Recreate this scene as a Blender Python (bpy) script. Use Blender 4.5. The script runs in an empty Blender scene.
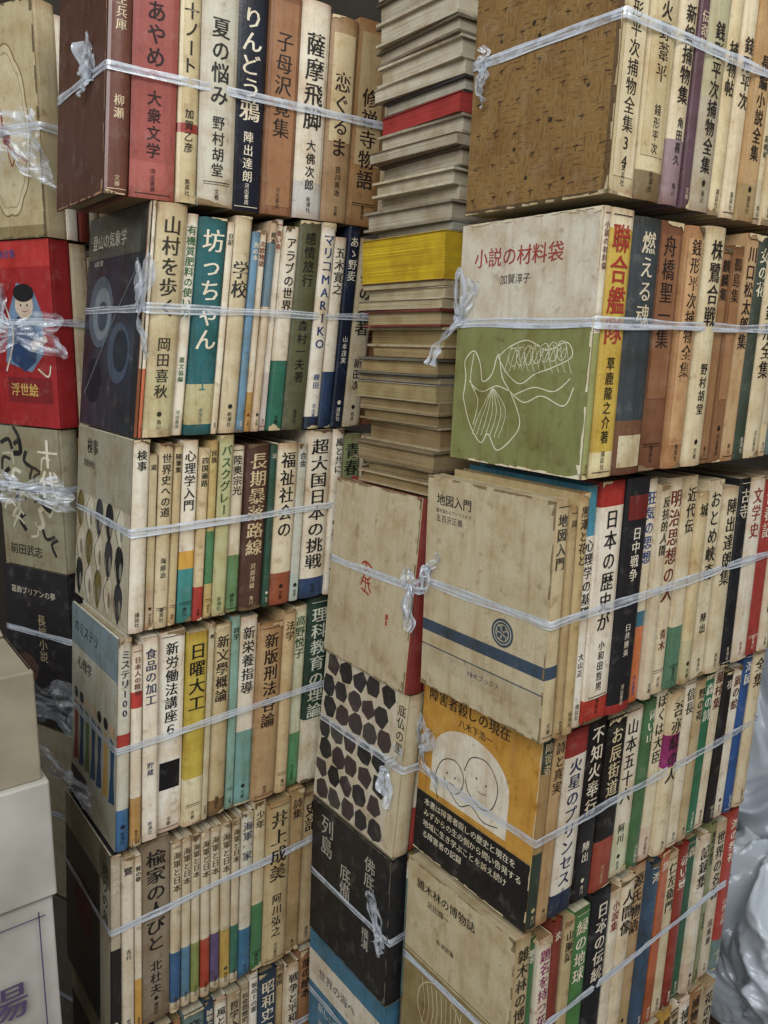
import bpy, math, random
from mathutils import Vector, Matrix, noise
R=random.Random(7)
OZ=0.90
FPX=795.0
# ---------------------------------------------------------------- helpers
def lin(c):
    c/=255.0
    return c/12.92 if c<=0.04045 else ((c+0.055)/1.055)**2.4
def H(h):
    return (lin(int(h[0:2],16)),lin(int(h[2:4],16)),lin(int(h[4:6],16)))
def plane_x(u,Y,z):
    """x of the point on the spine plane y=Y, height z, measured from the camera survey"""
    t=(u-384)/FPX
    return (.608*Y-.0192*z+t*(.7745*Y-.2064*z))/(.794-.598*t)

# ---------------------------------------------------------------- materials
def nodes(name):
    m=bpy.data.materials.new(name); m.use_nodes=True
    nt=m.node_tree; b=nt.nodes['Principled BSDF']
    return m,nt,b
def mk_cover():
    m,nt,b=nodes('printed_cover')
    N=nt.nodes;L=nt.links
    a=N.new('ShaderNodeAttribute');a.attribute_name='Col'
    tc=N.new('ShaderNodeTexCoord')
    def nz(scale,det,mp=None,rough=.65):
        n=N.new('ShaderNodeTexNoise');n.inputs['Scale'].default_value=scale;n.inputs['Detail'].default_value=det;n.inputs['Roughness'].default_value=rough
        if mp:
            q=N.new('ShaderNodeMapping');q.inputs['Scale'].default_value=mp;L.new(tc.outputs['Object'],q.inputs['Vector']);L.new(q.outputs['Vector'],n.inputs['Vector'])
        else: L.new(tc.outputs['Object'],n.inputs['Vector'])
        return n
    def rng(n,a0,a1,b0,b1):
        r=N.new('ShaderNodeMapRange');r.inputs['From Min'].default_value=a0;r.inputs['From Max'].default_value=a1;r.inputs['To Min'].default_value=b0;r.inputs['To Max'].default_value=b1
        L.new(n.outputs['Fac'],r.inputs['Value']);return r
    n1=nz(30,7);n2=nz(420,3);n3=nz(1,5,(150,150,14));n4=nz(1,6,(75,75,75))
    cur=a.outputs['Color']
    for n,lo,hi,amt,c in ((n1,.44,.76,.8,(.66,.50,.31,1)),(n3,.5,.8,.6,(.60,.48,.34,1)),(n4,.58,.70,.55,(.42,.33,.24,1))):
        r=rng(n,lo,hi,0,amt)
        mx=N.new('ShaderNodeMix');mx.data_type='RGBA';mx.blend_type='MULTIPLY'
        L.new(r.outputs['Result'],mx.inputs['Factor']);L.new(cur,mx.inputs['A']);mx.inputs['B'].default_value=c
        cur=mx.outputs['Result']
    n5=nz(55,8,None,.75);r5=rng(n5,.54,.75,0,.18)
    mx=N.new('ShaderNodeMix');mx.data_type='RGBA';L.new(r5.outputs['Result'],mx.inputs['Factor']);L.new(cur,mx.inputs['A']);mx.inputs['B'].default_value=(.52,.48,.40,1);cur=mx.outputs['Result']
    r2=rng(n2,0,1,.84,1.12)
    m2=N.new('ShaderNodeVectorMath');m2.operation='SCALE'
    L.new(cur,m2.inputs[0]);L.new(r2.outputs['Result'],m2.inputs['Scale'])
    L.new(m2.outputs['Vector'],b.inputs['Base Color'])
    L.new(a.outputs['Alpha'],b.inputs['Roughness'])
    bp=N.new('ShaderNodeBump');bp.inputs['Strength'].default_value=.3;bp.inputs['Distance'].default_value=.0014
    L.new(n1.outputs['Fac'],bp.inputs['Height']);L.new(bp.outputs['Normal'],b.inputs['Normal'])
    return m
def mk_pages(name,scale):
    m,nt,b=nodes(name);N=nt.nodes;L=nt.links
    a=N.new('ShaderNodeAttribute');a.attribute_name='Col'
    tc=N.new('ShaderNodeTexCoord');mp=N.new('ShaderNodeMapping');mp.inputs['Scale'].default_value=scale
    n=N.new('ShaderNodeTexNoise');n.inputs['Scale'].default_value=1;n.inputs['Detail'].default_value=4
    L.new(tc.outputs['Object'],mp.inputs['Vector']);L.new(mp.outputs['Vector'],n.inputs['Vector'])
    r=N.new('ShaderNodeMapRange');r.inputs['From Min'].default_value=.3;r.inputs['From Max'].default_value=.7;r.inputs['To Min'].default_value=.5;r.inputs['To Max'].default_value=1.05
    L.new(n.outputs['Fac'],r.inputs['Value'])
    m2=N.new('ShaderNodeVectorMath');m2.operation='SCALE'
    L.new(a.outputs['Color'],m2.inputs[0]);L.new(r.outputs['Result'],m2.inputs['Scale'])
    n4=N.new('ShaderNodeTexNoise');n4.inputs['Scale'].default_value=45;n4.inputs['Detail'].default_value=6;L.new(tc.outputs['Object'],n4.inputs['Vector'])
    r4=N.new('ShaderNodeMapRange');r4.inputs['From Min'].default_value=.42;r4.inputs['From Max'].default_value=.75;r4.inputs['To Min'].default_value=0;r4.inputs['To Max'].default_value=.7;L.new(n4.outputs['Fac'],r4.inputs['Value'])
    mx=N.new('ShaderNodeMix');mx.data_type='RGBA';mx.blend_type='MULTIPLY';L.new(r4.outputs['Result'],mx.inputs['Factor']);L.new(m2.outputs['Vector'],mx.inputs['A']);mx.inputs['B'].default_value=(.6,.45,.28,1)
    L.new(mx.outputs['Result'],b.inputs['Base Color']);b.inputs['Roughness'].default_value=.9
    bp=N.new('ShaderNodeBump');bp.inputs['Strength'].default_value=.5;bp.inputs['Distance'].default_value=.0006
    L.new(n.outputs['Fac'],bp.inputs['Height']);L.new(bp.outputs['Normal'],b.inputs['Normal'])
    return m
def mk_tape(name,a0,a1,rough,sc=160):
    m,nt,b=nodes(name);N=nt.nodes;L=nt.links
    b.inputs['Roughness'].default_value=rough;b.inputs['Base Color'].default_value=(.64,.68,.73,1)
    b.inputs['Specular IOR Level'].default_value=1.0
    at=N.new('ShaderNodeAttribute');at.attribute_name='Col'
    tc=N.new('ShaderNodeTexCoord')
    n=N.new('ShaderNodeTexNoise');n.inputs['Scale'].default_value=sc;n.inputs['Detail'].default_value=3
    L.new(tc.outputs['Object'],n.inputs['Vector'])
    ad=N.new('ShaderNodeMath');ad.operation='ADD';L.new(n.outputs['Fac'],ad.inputs[0]);L.new(at.outputs['Fac'],ad.inputs[1])
    r=N.new('ShaderNodeMapRange');r.inputs['From Min'].default_value=.7;r.inputs['From Max'].default_value=1.4;r.inputs['To Min'].default_value=a0;r.inputs['To Max'].default_value=a1
    L.new(ad.outputs[0],r.inputs['Value']);L.new(r.outputs['Result'],b.inputs['Alpha'])
    bp=N.new('ShaderNodeBump');bp.inputs['Strength'].default_value=.3;bp.inputs['Distance'].default_value=.001
    L.new(n.outputs['Fac'],bp.inputs['Height']);L.new(bp.outputs['Normal'],b.inputs['Normal'])
    return m
def mk_simple(name,c1,c2,scale,rough,bump=.2,alpha=1,dist=.002):
    m,nt,b=nodes(name);N=nt.nodes;L=nt.links
    tc=N.new('ShaderNodeTexCoord');n=N.new('ShaderNodeTexNoise');n.inputs['Scale'].default_value=scale;n.inputs['Detail'].default_value=6
    L.new(tc.outputs['Object'],n.inputs['Vector'])
    cr=N.new('ShaderNodeValToRGB');cr.color_ramp.elements[0].position=.3;cr.color_ramp.elements[1].position=.7
    cr.color_ramp.elements[0].color=(*c1,1);cr.color_ramp.elements[1].color=(*c2,1)
    L.new(n.outputs['Fac'],cr.inputs['Fac']);L.new(cr.outputs['Color'],b.inputs['Base Color'])
    b.inputs['Roughness'].default_value=rough;b.inputs['Alpha'].default_value=alpha
    bp=N.new('ShaderNodeBump');bp.inputs['Strength'].default_value=bump;bp.inputs['Distance'].default_value=dist
    L.new(n.outputs['Fac'],bp.inputs['Height']);L.new(bp.outputs['Normal'],b.inputs['Normal'])
    return m
M_COVER=mk_cover()
M_PX=mk_pages('page_block_upright',(1600,8,8))
M_PZ=mk_pages('page_block_flat',(6,6,1600))
M_TAPE=mk_tape('polyethylene_tape',.25,.85,.17)
M_FILM=mk_tape('clear_plastic_film',.08,.62,.14,70)
MATS=[M_COVER,M_PX,M_PZ]

# ---------------------------------------------------------------- accumulator
def tone(c):
    l=.25*c[0]+.65*c[1]+.10*c[2];k=.84
    return ((l+(c[0]-l)*k)*.96,(l+(c[1]-l)*k)*.915,(l+(c[2]-l)*k)*.83)
class Acc:
    def __init__(s): s.V=[];s.F=[];s.C=[];s.M=[];s.xf=lambda p:p
    def add(s,verts,faces,col,rough=.6,mat=0,vc=None):
        o=len(s.V); s.V+= [s.xf(v) for v in verts]
        t=tone(col) if mat==0 else col
        c=(t[0],t[1],t[2],rough)
        for f in faces:
            s.F.append(tuple(i+o for i in f));s.M.append(mat)
            if vc: s.C.append([(t[0]*vc[i][0],t[1]*vc[i][1],t[2]*vc[i][2],rough) for i in f])
            else: s.C.append(c)
    def box(s,x0,x1,y0,y1,z0,z1,col,rough=.6,mat=0):
        v=[(x0,y0,z0),(x1,y0,z0),(x1,y1,z0),(x0,y1,z0),(x0,y0,z1),(x1,y0,z1),(x1,y1,z1),(x0,y1,z1)]
        s.add(v,[(0,3,2,1),(4,5,6,7),(0,1,5,4),(1,2,6,5),(2,3,7,6),(3,0,4,7)],col,rough,mat)
    def mesh(s,name,mats=None):
        me=bpy.data.meshes.new(name);me.from_pydata(s.V,[],s.F)
        for m in (mats or MATS): me.materials.append(m)
        me.polygons.foreach_set('material_index',s.M)
        at=me.color_attributes.new('Col','FLOAT_COLOR','CORNER')
        buf=[]
        for p,c in zip(me.polygons,s.C):
            if isinstance(c,list):
                for q in c: buf+=q
            else: buf+=list(c)*p.loop_total
        at.data.foreach_set('color',buf)
        me.update();return me
def link(name,me,parent=None,loc=None):
    o=bpy.data.objects.new(name,me);bpy.context.scene.collection.objects.link(o)
    if parent: o.parent=parent
    if loc: o.location=loc
    return o

# ---------------------------------------------------------------- glyphs
_G={}
def glyph(ch):
    if ch in _G: return _G[ch]
    cu=bpy.data.curves.new('glyph','FONT');cu.body=ch;cu.size=1;cu.resolution_u=2;cu.offset=0;cu.fill_mode='FRONT'
    ob=bpy.data.objects.new('glyph',cu);bpy.context.scene.collection.objects.link(ob)
    me=bpy.data.meshes.new_from_object(ob)
    v=[(a.co.x,a.co.y) for a in me.vertices];f=[tuple(p.vertices) for p in me.polygons]
    bpy.data.objects.remove(ob);bpy.data.meshes.remove(me);bpy.data.curves.remove(cu)
    if v: xs=[a[0] for a in v];ys=[a[1] for a in v];bb=(min(xs),max(xs),min(ys),max(ys))
    else: bb=(0,.3,0,.3)
    _G[ch]=(v,f,bb);return _G[ch]
REF=glyph('国')[2];GS=.9/(REF[3]-REF[2]);RCX=(REF[0]+REF[1])/2;RCY=(REF[2]+REF[3])/2
def put(acc,pl,ch,s,t,size,col,L=2,sy=1.0,rot=False,bold=0):
    if ch in ' 　': return
    v,f,bb=glyph(ch);k=size*GS
    cx=(bb[0]+bb[1])/2;cy=RCY
    if ch in 'ー―（）()-': cy=(bb[2]+bb[3])/2
    for bo in ((0,) if not bold else (-bold,bold)):
        out=[]
        for a,b in v:
            dx=(a-cx)*k;dy=(b-cy)*k*sy
            if rot: dx,dy=dy,-dx
            out.append(pl(s+dx+bo,t+dy,L+(.25 if bo>0 else 0)))
        acc.add(out,f,col,.6)
def text_v(acc,pl,s,ttop,size,txt,col,L=2,sy=1.0,pitch=1.03,bold=0):
    for i,ch in enumerate(txt):
        put(acc,pl,ch,s,ttop-(i+.5)*size*pitch*sy,size,col,L,sy,ch in 'ー―（）()-',bold)
def text_h(acc,pl,s,t,size,txt,col,L=2,bold=0):
    for ch in txt:
        v,f,bb=glyph(ch)
        w=size*1.03 if ord(ch)>255 else max(.2,(bb[1]-bb[0])*GS+.1)*size
        put(acc,pl,ch,s+w/2,t,size,col,L,1,False,bold);s+=w
def smooth(pts,n=6):
    out=[]
    P=[pts[0]]+list(pts)+[pts[-1]]
    for i in range(1,len(P)-2):
        p0,p1,p2,p3=[Vector(q) for q in P[i-1:i+3]]
        for j in range(n):
            t=j/n
            out.append(.5*((2*p1)+(p2-p0)*t+(2*p0-5*p1+4*p2-p3)*t*t+(3*p1-p0-3*p2+p3)*t**3))
    out.append(Vector(P[-2]));return out
def line(acc,pl,pts,w,col,L=2,sm=True):
    p=smooth(pts) if sm else [Vector(a) for a in pts]
    vs=[];n=len(p)
    for i in range(n):
        d=(p[min(i+1,n-1)]-p[max(i-1,0)])
        if d.length<1e-9:d=Vector((1,0))
        d.normalize();q=Vector((-d.y,d.x))*w/2
        vs.append(pl(p[i].x+q.x,p[i].y+q.y,L));vs.append(pl(p[i].x-q.x,p[i].y-q.y,L))
    acc.add(vs,[(2*i,2*i+1,2*i+3,2*i+2) for i in range(n-1)],col,.6)
def poly(acc,pl,pts,col,L=1,rough=.5): acc.add([pl(a,b,L) for a,b in pts],[tuple(range(len(pts)))],col,rough)
def rect(acc,pl,s0,t0,s1,t1,col,L=1,rough=.5,n=1):
    for i in range(n):
        a=s0+(s1-s0)*i/n;b=s0+(s1-s0)*(i+1)/n
        poly(acc,pl,[(a,t0),(b,t0),(b,t1),(a,t1)],col,L,rough)
def circ(s,t,rx,ry=None,n=28,a0=0,a1=360):
    ry=ry or rx
    return [(s+rx*math.cos(math.radians(a0+(a1-a0)*i/n)),t+ry*math.sin(math.radians(a0+(a1-a0)*i/n))) for i in range(n+(0 if a1-a0==360 else 1))]
def disc(acc,pl,s,t,r,col,L=1,ry=None): poly(acc,pl,circ(s,t,r,ry),col,L)
def ring(acc,pl,s,t,r,w,col,L=2,ry=None):
    c=circ(s,t,r,ry);line(acc,pl,c+[c[0]],w,col,L,False)

# ---------------------------------------------------------------- books
PAGE=[H('b09b74'),H('987f5a'),H('bdb090'),H('a68e64'),H('c8c0a6')]
def book(acc,x0,x1,y0,d,h,col,kind='soft',rough=.5,bands=(),z0=0.0,pm=1,page=None,lean=0.0,wear=1.0):
    hw=(x1-x0)/2;xc=(x0+x1)/2
    base=acc.xf
    if lean: acc.xf=lambda p:base((p[0]+lean*(p[2]-h/2),p[1],p[2]))
    if kind=='hard': tk=.0022;ins=.003;b=min(.0022,hw*.22)
    elif kind=='case': tk=.0015;ins=0;b=0.0
    else: tk=.0006;ins=.0004;b=.0006
    tk=min(tk,hw*.3)
    ys=lambda x:y0-b*(1-((x-xc)/hw)**2)
    br=sorted(set([0,h,.05*h,.95*h,.015*h,.985*h]+[min(max(q*h,0),h) for bd in bands for q in bd[:2]]))
    page=page or PAGE[int(abs(x0*9973+y0*77)*31)%len(PAGE)]
    def wt(f,z):   # worn, browned head and tail of spine
        q=min(z,h-z)/h
        a=0 if q>=.05 else (1-q/.05)
        a*=.46*wear*(.6+.8*abs(noise.noise(Vector((x0*60,z*40,1.7)))))
        e=.26*wear*(abs(f-.5)*2)**4
        return (1-(a*.8+e)*.85,1-(a+e),1-(a*1.15+e*1.1))
    for i in range(len(br)-1):
        za,zb=br[i],br[i+1];c=col;zm=(za+zb)/2/h
        for bd in bands:
            if bd[0]<=zm<=bd[1]: c=bd[2]
        n=8
        xs=[x0+(x1-x0)*j/n for j in range(n+1)]
        e=.0006
        vs=[];vc=[]
        for j,x in enumerate(xs):
            yy=ys(x)+ (e if x in (xs[0],xs[-1]) else 0)
            vs+= [(x,yy,z0+za),(x,yy,z0+zb),(x,y0+tk+.0006,z0+zb)]
            vc+= [wt(j/n,za),wt(j/n,zb),wt(j/n,zb)]
        fs=[]
        for j in range(n):
            q=3*j
            fs+=[(q,q+3,q+4,q+1)]
            if zb==h: fs+=[(q+1,q+4,q+5,q+2)]
        acc.add(vs,fs,c,rough,0,vc)
        acc.box(x0,x0+tk,y0+e,y0+d,z0+za,z0+zb,c,rough)
        acc.box(x1-tk,x1,y0+e,y0+d,z0+za,z0+zb,c,rough)
    if kind=='case':
        acc.box(x0+tk,x1-tk,y0+.001,y0+d,z0+h-tk,z0+h,col,rough)
        acc.box(x0+tk,x1-tk,y0+.001,y0+d-.003,z0,z0+h-2*tk,page,.9,pm)
    else:
        acc.box(x0+tk,x1-tk,y0+tk+.0004,y0+d-ins-.001,z0+ins,z0+h-ins,page,.9,pm)
    acc.xf=base
    def pl(s,t,L):
        x=x0+s
        return (x+lean*(t-h/2),ys(min(max(x,x0),x1))-.00022-L*.00012,z0+t)
    return pl

TIT=['日本の歴史','人間の条件','山の音','青春の門','国盗物語','海の祭礼','現代の経営','心の旅路','文学入門','花の生涯','古都','雪国','城の崎','教育の思想','風と共に','昭和史の謎','石の花','女の一生','戦争と平和','経済学','野火','旅の絵本','江戸小説集','捕物全集','世界の名著','白い巨塔','社会思想史','坂の上の雲','哲学入門','黒い雨','民話集','竜馬がゆく']
AUT=['山田太郎','井上靖','松本清張','司馬遼','吉川英治','大佛次郎','北杜夫','高橋和','林芙美','三浦綾','新田次','石川達三','村上元三']
PUB=['新潮社','河出書房','講談社','岩波','角川','文春','集英社']
PAL=['e6dfcc','ded2b4','efeae0','d6c6a0','c9b084','b98f5e','e9e4d6','f0ede6','d9cba8','8f9a6a','35506e','8a3b30','2e3236','d8b24a','6f8f92','c8bda2','e2d8c0','a8794f','efe9da','5a6b4c','b8443a','dcd2ba']
DK=H('1c1a1a')
def lum(c): return .2*c[0]+.7*c[1]+.1*c[2]
def spine_print(acc,pl,w,h,title,tc,auth='',ac=None,pub='',top=.965,frac=.56,tsz=.72,cap=.016,rr=random):
    ac=ac or tc;used=0
    if title:
        n=len(title);size=min(w*tsz,cap);sy=1.0
        need=n*size*1.06; room=frac*h
        if need>room:
            sy=max(.78,room/need)
            if need*sy>room: size*=room/(need*sy)
        text_v(acc,pl,w/2,top*h,size,title,tc,2,sy,1.06,size*.018)
        used=n*size*1.06*sy
    if auth:
        sz=min(w*.45,cap*.6);avail=h*top-used-.007-.13*h
        L=len(auth)*sz*1.12
        if L>avail: sz*=max(avail,0)/L;L=len(auth)*sz*1.12
        if sz>.0035:
            t0=min(h*top-used-.007,.13*h+L+(avail-L)*.45)
            text_v(acc,pl,w/2,t0,sz,auth,ac,2,1,1.12,sz*.012)
    if pub:
        sz=min(w*.36,.0046)
        text_v(acc,pl,w/2,.03*h+len(pub)*sz*1.03,sz,pub,ac,2)
        q=rr.random()
        if q<.25: disc(acc,pl,w/2,.04*h+len(pub)*sz*1.03+.003,min(w*.2,.0022),ac,2)
        elif q<.45:
            for t in (.975*h,.02*h): rect(acc,pl,w*.1,t,w*.9,t+.0006,ac,2,n=4)
        elif q<.55:
            rect(acc,pl,w*.12,.11*h,w*.88,.113*h,ac,2,n=4);rect(acc,pl,w*.12,.10*h,w*.88,.102*h,ac,2,n=4)
def tear(acc,pl,w,h,rr):
    """a torn/rubbed patch of bare board at head or tail of a spine"""
    topside=rr.random()<.5;side=rr.random()<.5;col=H(rr.choice(['d2c4a0','8a7450','6a5638','c8b890']))
    m=6;ww=w*rr.uniform(.35,.95);hh=h*rr.uniform(.012,.05)
    pts=[(0,0)]+[(ww*i/m,hh*rr.uniform(.35,1.1)*(1-i/m*.7)) for i in range(m+1)]+[(ww,0)]
    for i in range(1,len(pts)-2):
        a,b=pts[i],pts[i+1]
        q=[(a[0],0),(b[0],0),b,a]
        q=[((w-s if side else s),(h-t if topside else t)) for s,t in q]
        q=[(min(max(s,.0002),w-.0002),t) for s,t in q]
        poly(acc,pl,q,col,2.6,.9)

# ---------------------------------------------------------------- tape
def ribbon(acc,pts,nrm,w,closed=False,amp=.0009,seed=0,wv=.16,mi=0):
    rr=random.Random(seed)
    n=len(pts);vs=[];K=7
    ph=rr.uniform(0,60)
    for i in range(n):
        a=pts[(i-1)%n] if closed or i>0 else pts[i];b=pts[(i+1)%n] if closed or i<n-1 else pts[i]
        d=(b-a)
        if d.length<1e-9:d=Vector((1,0,0))
        d.normalize()
        N=nrm[i] if isinstance(nrm,list) else nrm
        side=d.cross(N)
        if side.length<1e-4: side=Vector((0,0,1))
        side.normalize();N2=side.cross(d).normalized()
        ww=w*(1+wv*1.8*noise.noise(Vector((i*.11,ph,0))))
        for k in range(K):
            q=(k/(K-1)-.5)
            vs.append(pts[i]+side*ww*q+N2*(amp*noise.noise(Vector((i*.25,k*.9,ph)))*2))
    lane=[rr.uniform(.1,1) for k in range(K)];lane[0]=lane[-2]=.85
    m=n if closed else n-1
    o=len(acc.V)
    acc.V+=[acc.xf(tuple(v)) for v in vs]
    for i in range(m):
        for k in range(K-1):
            a=i*K+k;b=((i+1)%n)*K+k
            v=min(1,max(0,lane[k]+.5*noise.noise(Vector((i*.3,k*3.1,ph)))))
            acc.F.append((a+o,b+o,b+1+o,a+1+o));acc.C.append((v,v,v,1));acc.M.append(mi)
def wrap(acc,X,D,z,w=.0074,seed=0,tilt=0):
    g=.0024
    cor=[(-.0012,-g),(X+.001,-g),(X+.001,D+.002),(-.0012,D+.002)]
    pts=[];nr=[]
    nn=[Vector((0,-1,0)),Vector((1,0,0)),Vector((0,1,0)),Vector((-1,0,0))]
    for e in range(4):
        a=Vector((*cor[e],0));b=Vector((*cor[(e+1)%4],0));m=max(6,int((b-a).length/.006))
        for j in range(m):
            p=a.lerp(b,(j+.15)/m)
            p.z=z+tilt*(p.x/X)+.0012*noise.noise(Vector((p.x*14,p.y*14,seed)))
            if e==0: p.y+=.0006*noise.noise(Vector((p.x*90,seed,3)))-.0002
            pts.append(p);nn_=nn[e]
            if j==0: nn_=(nn[e]+nn[(e-1)%4]).normalized()
            nr.append(nn_)
    ribbon(acc,pts,nr,w,True,.0003,seed=seed,wv=.22)
def knot(acc,c,seed=0,big=1.0,out=Vector((-1,0,0))):
    """tied film: one slack translucent loop, frayed flat ends, small crumpled lump"""
    rr=random.Random(seed)
    up=Vector((0,0,1));side=out.cross(up).normalized()
    sgn=rr.choice([-1,1])
    Lg=rr.uniform(.018,.032)*big
    P=smooth([c,c+up*sgn*Lg*.45+side*.004+out*.003,c+up*sgn*Lg-side*.002+out*.005,c+up*sgn*Lg*.5-side*.008+out*.004,c+out*.002-side*.002],7)
    ribbon(acc,P,(out+side*.5).normalized(),.006*big,amp=.0018,seed=seed,wv=.5,mi=1)
    for l in range(2):
        d=(up*(-sgn if l!=1 else sgn)*rr.uniform(.5,1)+side*rr.uniform(-.8,.8)).normalized();Lg=rr.uniform(.014,.04)*big
        P=[c,c+d*Lg*.35+out*.004,c+d*Lg*.7+out*.003+side*rr.uniform(-.006,.006),c+d*Lg+out*.006+up*rr.uniform(-.004,.004)]
        ribbon(acc,smooth(P,7),(out+side*rr.uniform(-.6,.6)+up*rr.uniform(-.3,.3)).normalized(),rr.uniform(.007,.014)*big,amp=.0025,seed=seed+9+l,wv=.6,mi=1)
    for l in range(2):
        q=[c+Vector((rr.uniform(-.001,.001),rr.uniform(-.004,.004),rr.uniform(-.003,.003)))+out*rr.uniform(0,.003) for _ in range(4)]
        ribbon(acc,smooth(q,4),out,.0045*big,amp=.0012,seed=seed+l,mi=0)

# ---------------------------------------------------------------- bundle
def bundle(x0,y0,z0,hh,D,k,books,xend,tz,art=None,rot=0,kn=None,measured=True,text=True,seed=0,tilt=0,kind0=None,fill=True,cap=.016,hv=.92,top=.95,fr=.56):
    """books: (right boundary px | thickness m, colour, title, tcol, author, opts)"""
    rr=random.Random(seed*13+5)
    e=bpy.data.objects.new('book_bundle',None);bpy.context.scene.collection.objects.link(e);e.location=(x0,y0,z0+OZ);e.empty_display_size=.05
    acc=Acc();cr,sr=math.cos(rot),math.sin(rot)
    def xf(p):
        x=p[0]+k*p[2]
        return (cr*x-sr*p[1],sr*x+cr*p[1],p[2])
    acc.xf=xf
    zm=z0+hh/2;xa=0.0
    lst=[]
    for b in books:
        xb=plane_x(b[0],y0,zm)-x0-k*hh/2 if measured else xa+b[0]
        if xb-xa<.004: xb=xa+.004
        lst.append((xa,xb)+tuple(b[1:]));xa=xb
    while fill and xa<xend-x0-.006:
        w=rr.choice([.011,.013,.016,.018,.02,.024]);c=rr.choice(PAL)
        tc='1c1a1a' if lum(H(c))>.18 else 'efe9da'
        if rr.random()<.15 and lum(H(c))>.3: tc=rr.choice(['a02820','203a70','2a5a38'])
        o={}
        if rr.random()<.35: o['bands']=[(0,rr.uniform(.15,.3),H(rr.choice(PAL)))]
        if rr.random()<.2: o['bands']=o.get('bands',[])+[(.88,1,H(rr.choice(PAL)))]
        lst.append((xa,xa+w,c,rr.choice(TIT),tc,rr.choice(AUT),o));xa+=w
    ln=0.0
    for i,b in enumerate(lst):
        xa_,xb_,c,title,tc,au=b[:6];o=b[6] if len(b)>6 else {}
        first=i==0
        h=hh*(1 if first else o.get('h',rr.uniform(hv,1.0)));d=D if first else D*rr.uniform(.88,.97)
        kd=o.get('k',rr.choice(['soft','hard','hard','soft','case']))
        if first and kind0: kd=kind0
        yo=0 if first else rr.choice([rr.uniform(-.0014,.001),rr.uniform(-.0014,.001),rr.uniform(0,.0055)])
        C=H(c)
        pv=ln;ln=0 if first else max(-.018,min(.018,ln*.8+rr.uniform(-.009,.009)))
        sh=min(.0013,abs(ln-pv)*h*.25)
        bd=[(q[0],q[1],q[2] if not isinstance(q[2],str) else H(q[2])) for q in o.get('bands',[])]
        if text and not bd and rr.random()<.22: bd=[(0,rr.uniform(.14,.3),tuple(v*rr.uniform(.75,1.0) for v in C))]
        pl=book(acc,xa_+.0003+sh,xb_-.0004-sh*.5,yo,d,h,C,kd,o.get('r',rr.uniform(.30,.6)),bd,lean=ln)
        w=xb_-xa_-.0007-1.5*sh
        if text:
            for (t0,t1,cc) in o.get('lab',[]): rect(acc,pl,w*.1,t0*h,w*.9,t1*h,H(cc),1,n=5)
            spine_print(acc,pl,w,h,title,H(tc),au,H(o.get('ac',tc)),o.get('pub',rr.choice(PUB)),o.get('top',top),o.get('f',fr),o.get('ts',.74),o.get('cap',cap),rr)
            for _ in range(rr.choice([0,1,1,2,3])): tear(acc,pl,w,h,rr)
    W=D
    def cp(s,t,L): return (-.00025-L*.00013,W-s,t)
    if art: art(acc,cp,W,hh)
    link('books',acc.mesh('books'),e)
    ta=Acc();ta.xf=lambda v:xf(v)
    if tz is not None:
        wrap(ta,xa,D,tz-z0,seed=seed,tilt=tilt)
        if kn: knot(ta,Vector((-.002,D-kn[0],tz-z0+kn[1])),seed=seed+3,big=kn[2])
        me=ta.mesh('binding_tape',[M_TAPE,M_FILM]);link('binding_tape',me,e)
        for p in me.polygons:p.use_smooth=True
    return e
# ================================================================= cover artwork
def edgewear(a,p,W,h,c='5f5036',seed=1):
    rr=random.Random(seed)
    n=18
    for side in range(3):
        for i in range(n):
            q0=i/n;q1=(i+1)/n;mx=.0022 if i not in (0,n-1) else .005
            d0=rr.uniform(.0004,mx);d1=rr.uniform(.0004,mx)
            if side==0: pts=[(W*q0,0),(W*q1,0),(W*q1,d1),(W*q0,d0)]
            elif side==1: pts=[(W*q0,h),(W*q1,h),(W*q1,h-d1),(W*q0,h-d0)]
            else: pts=[(W,h*q0),(W,h*q1),(W-d1,h*q1),(W-d0,h*q0)]
            if rr.random()<.7: poly(a,p,pts,H(c),5,.9)
def artR1(a,p,W,h):
    rect(a,p,0,0,W,h,H('8c6b2e'),0,.8)
    rr=random.Random(3)
    for i in range(34):
        for j in range(50):
            s=W*(i+.5)/34+rr.uniform(-.001,.001);t=h*(j+.5)/50+rr.uniform(-.0008,.0008)
            c=H(rr.choice(['7c5a22','7a5c28','9a7838','664820','96743a','a88644']))
            if (i//4+j//5)%2: line(a,p,[(s-.0019,t),(s+.0019,t)],.0006,c,1,False)
            else: line(a,p,[(s,t-.0019),(s,t+.0019)],.0006,c,1,False)
    for i in range(7):
        for j in range(9):
            s=W*(i+.5)/7+rr.uniform(-.003,.003);t=h*(j+.5)/9+rr.uniform(-.003,.003)
            line(a,p,[(s-.0025,t),(s+.0025,t+rr.uniform(-.001,.001))],.0008,H('4a3618'),2,False)
            if rr.random()<.6: line(a,p,[(s,t-.003),(s+rr.uniform(-.001,.001),t+.001)],.0008,H('4a3618'),2,False)
    for i in range(9):
        s=rr.uniform(.01,W-.01);t=rr.uniform(.01,h-.03)
        line(a,p,[(s,t),(s+rr.uniform(-.003,.003),t+rr.uniform(.001,.003))],.0028,H('2e2316'),3,False)
    rect(a,p,0,0,W,.003,H('5c4a2e'),3);rect(a,p,W-.005,0,W,h,H('6a5230'),1)
    edgewear(a,p,W,h,'b8a880',4)
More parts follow.
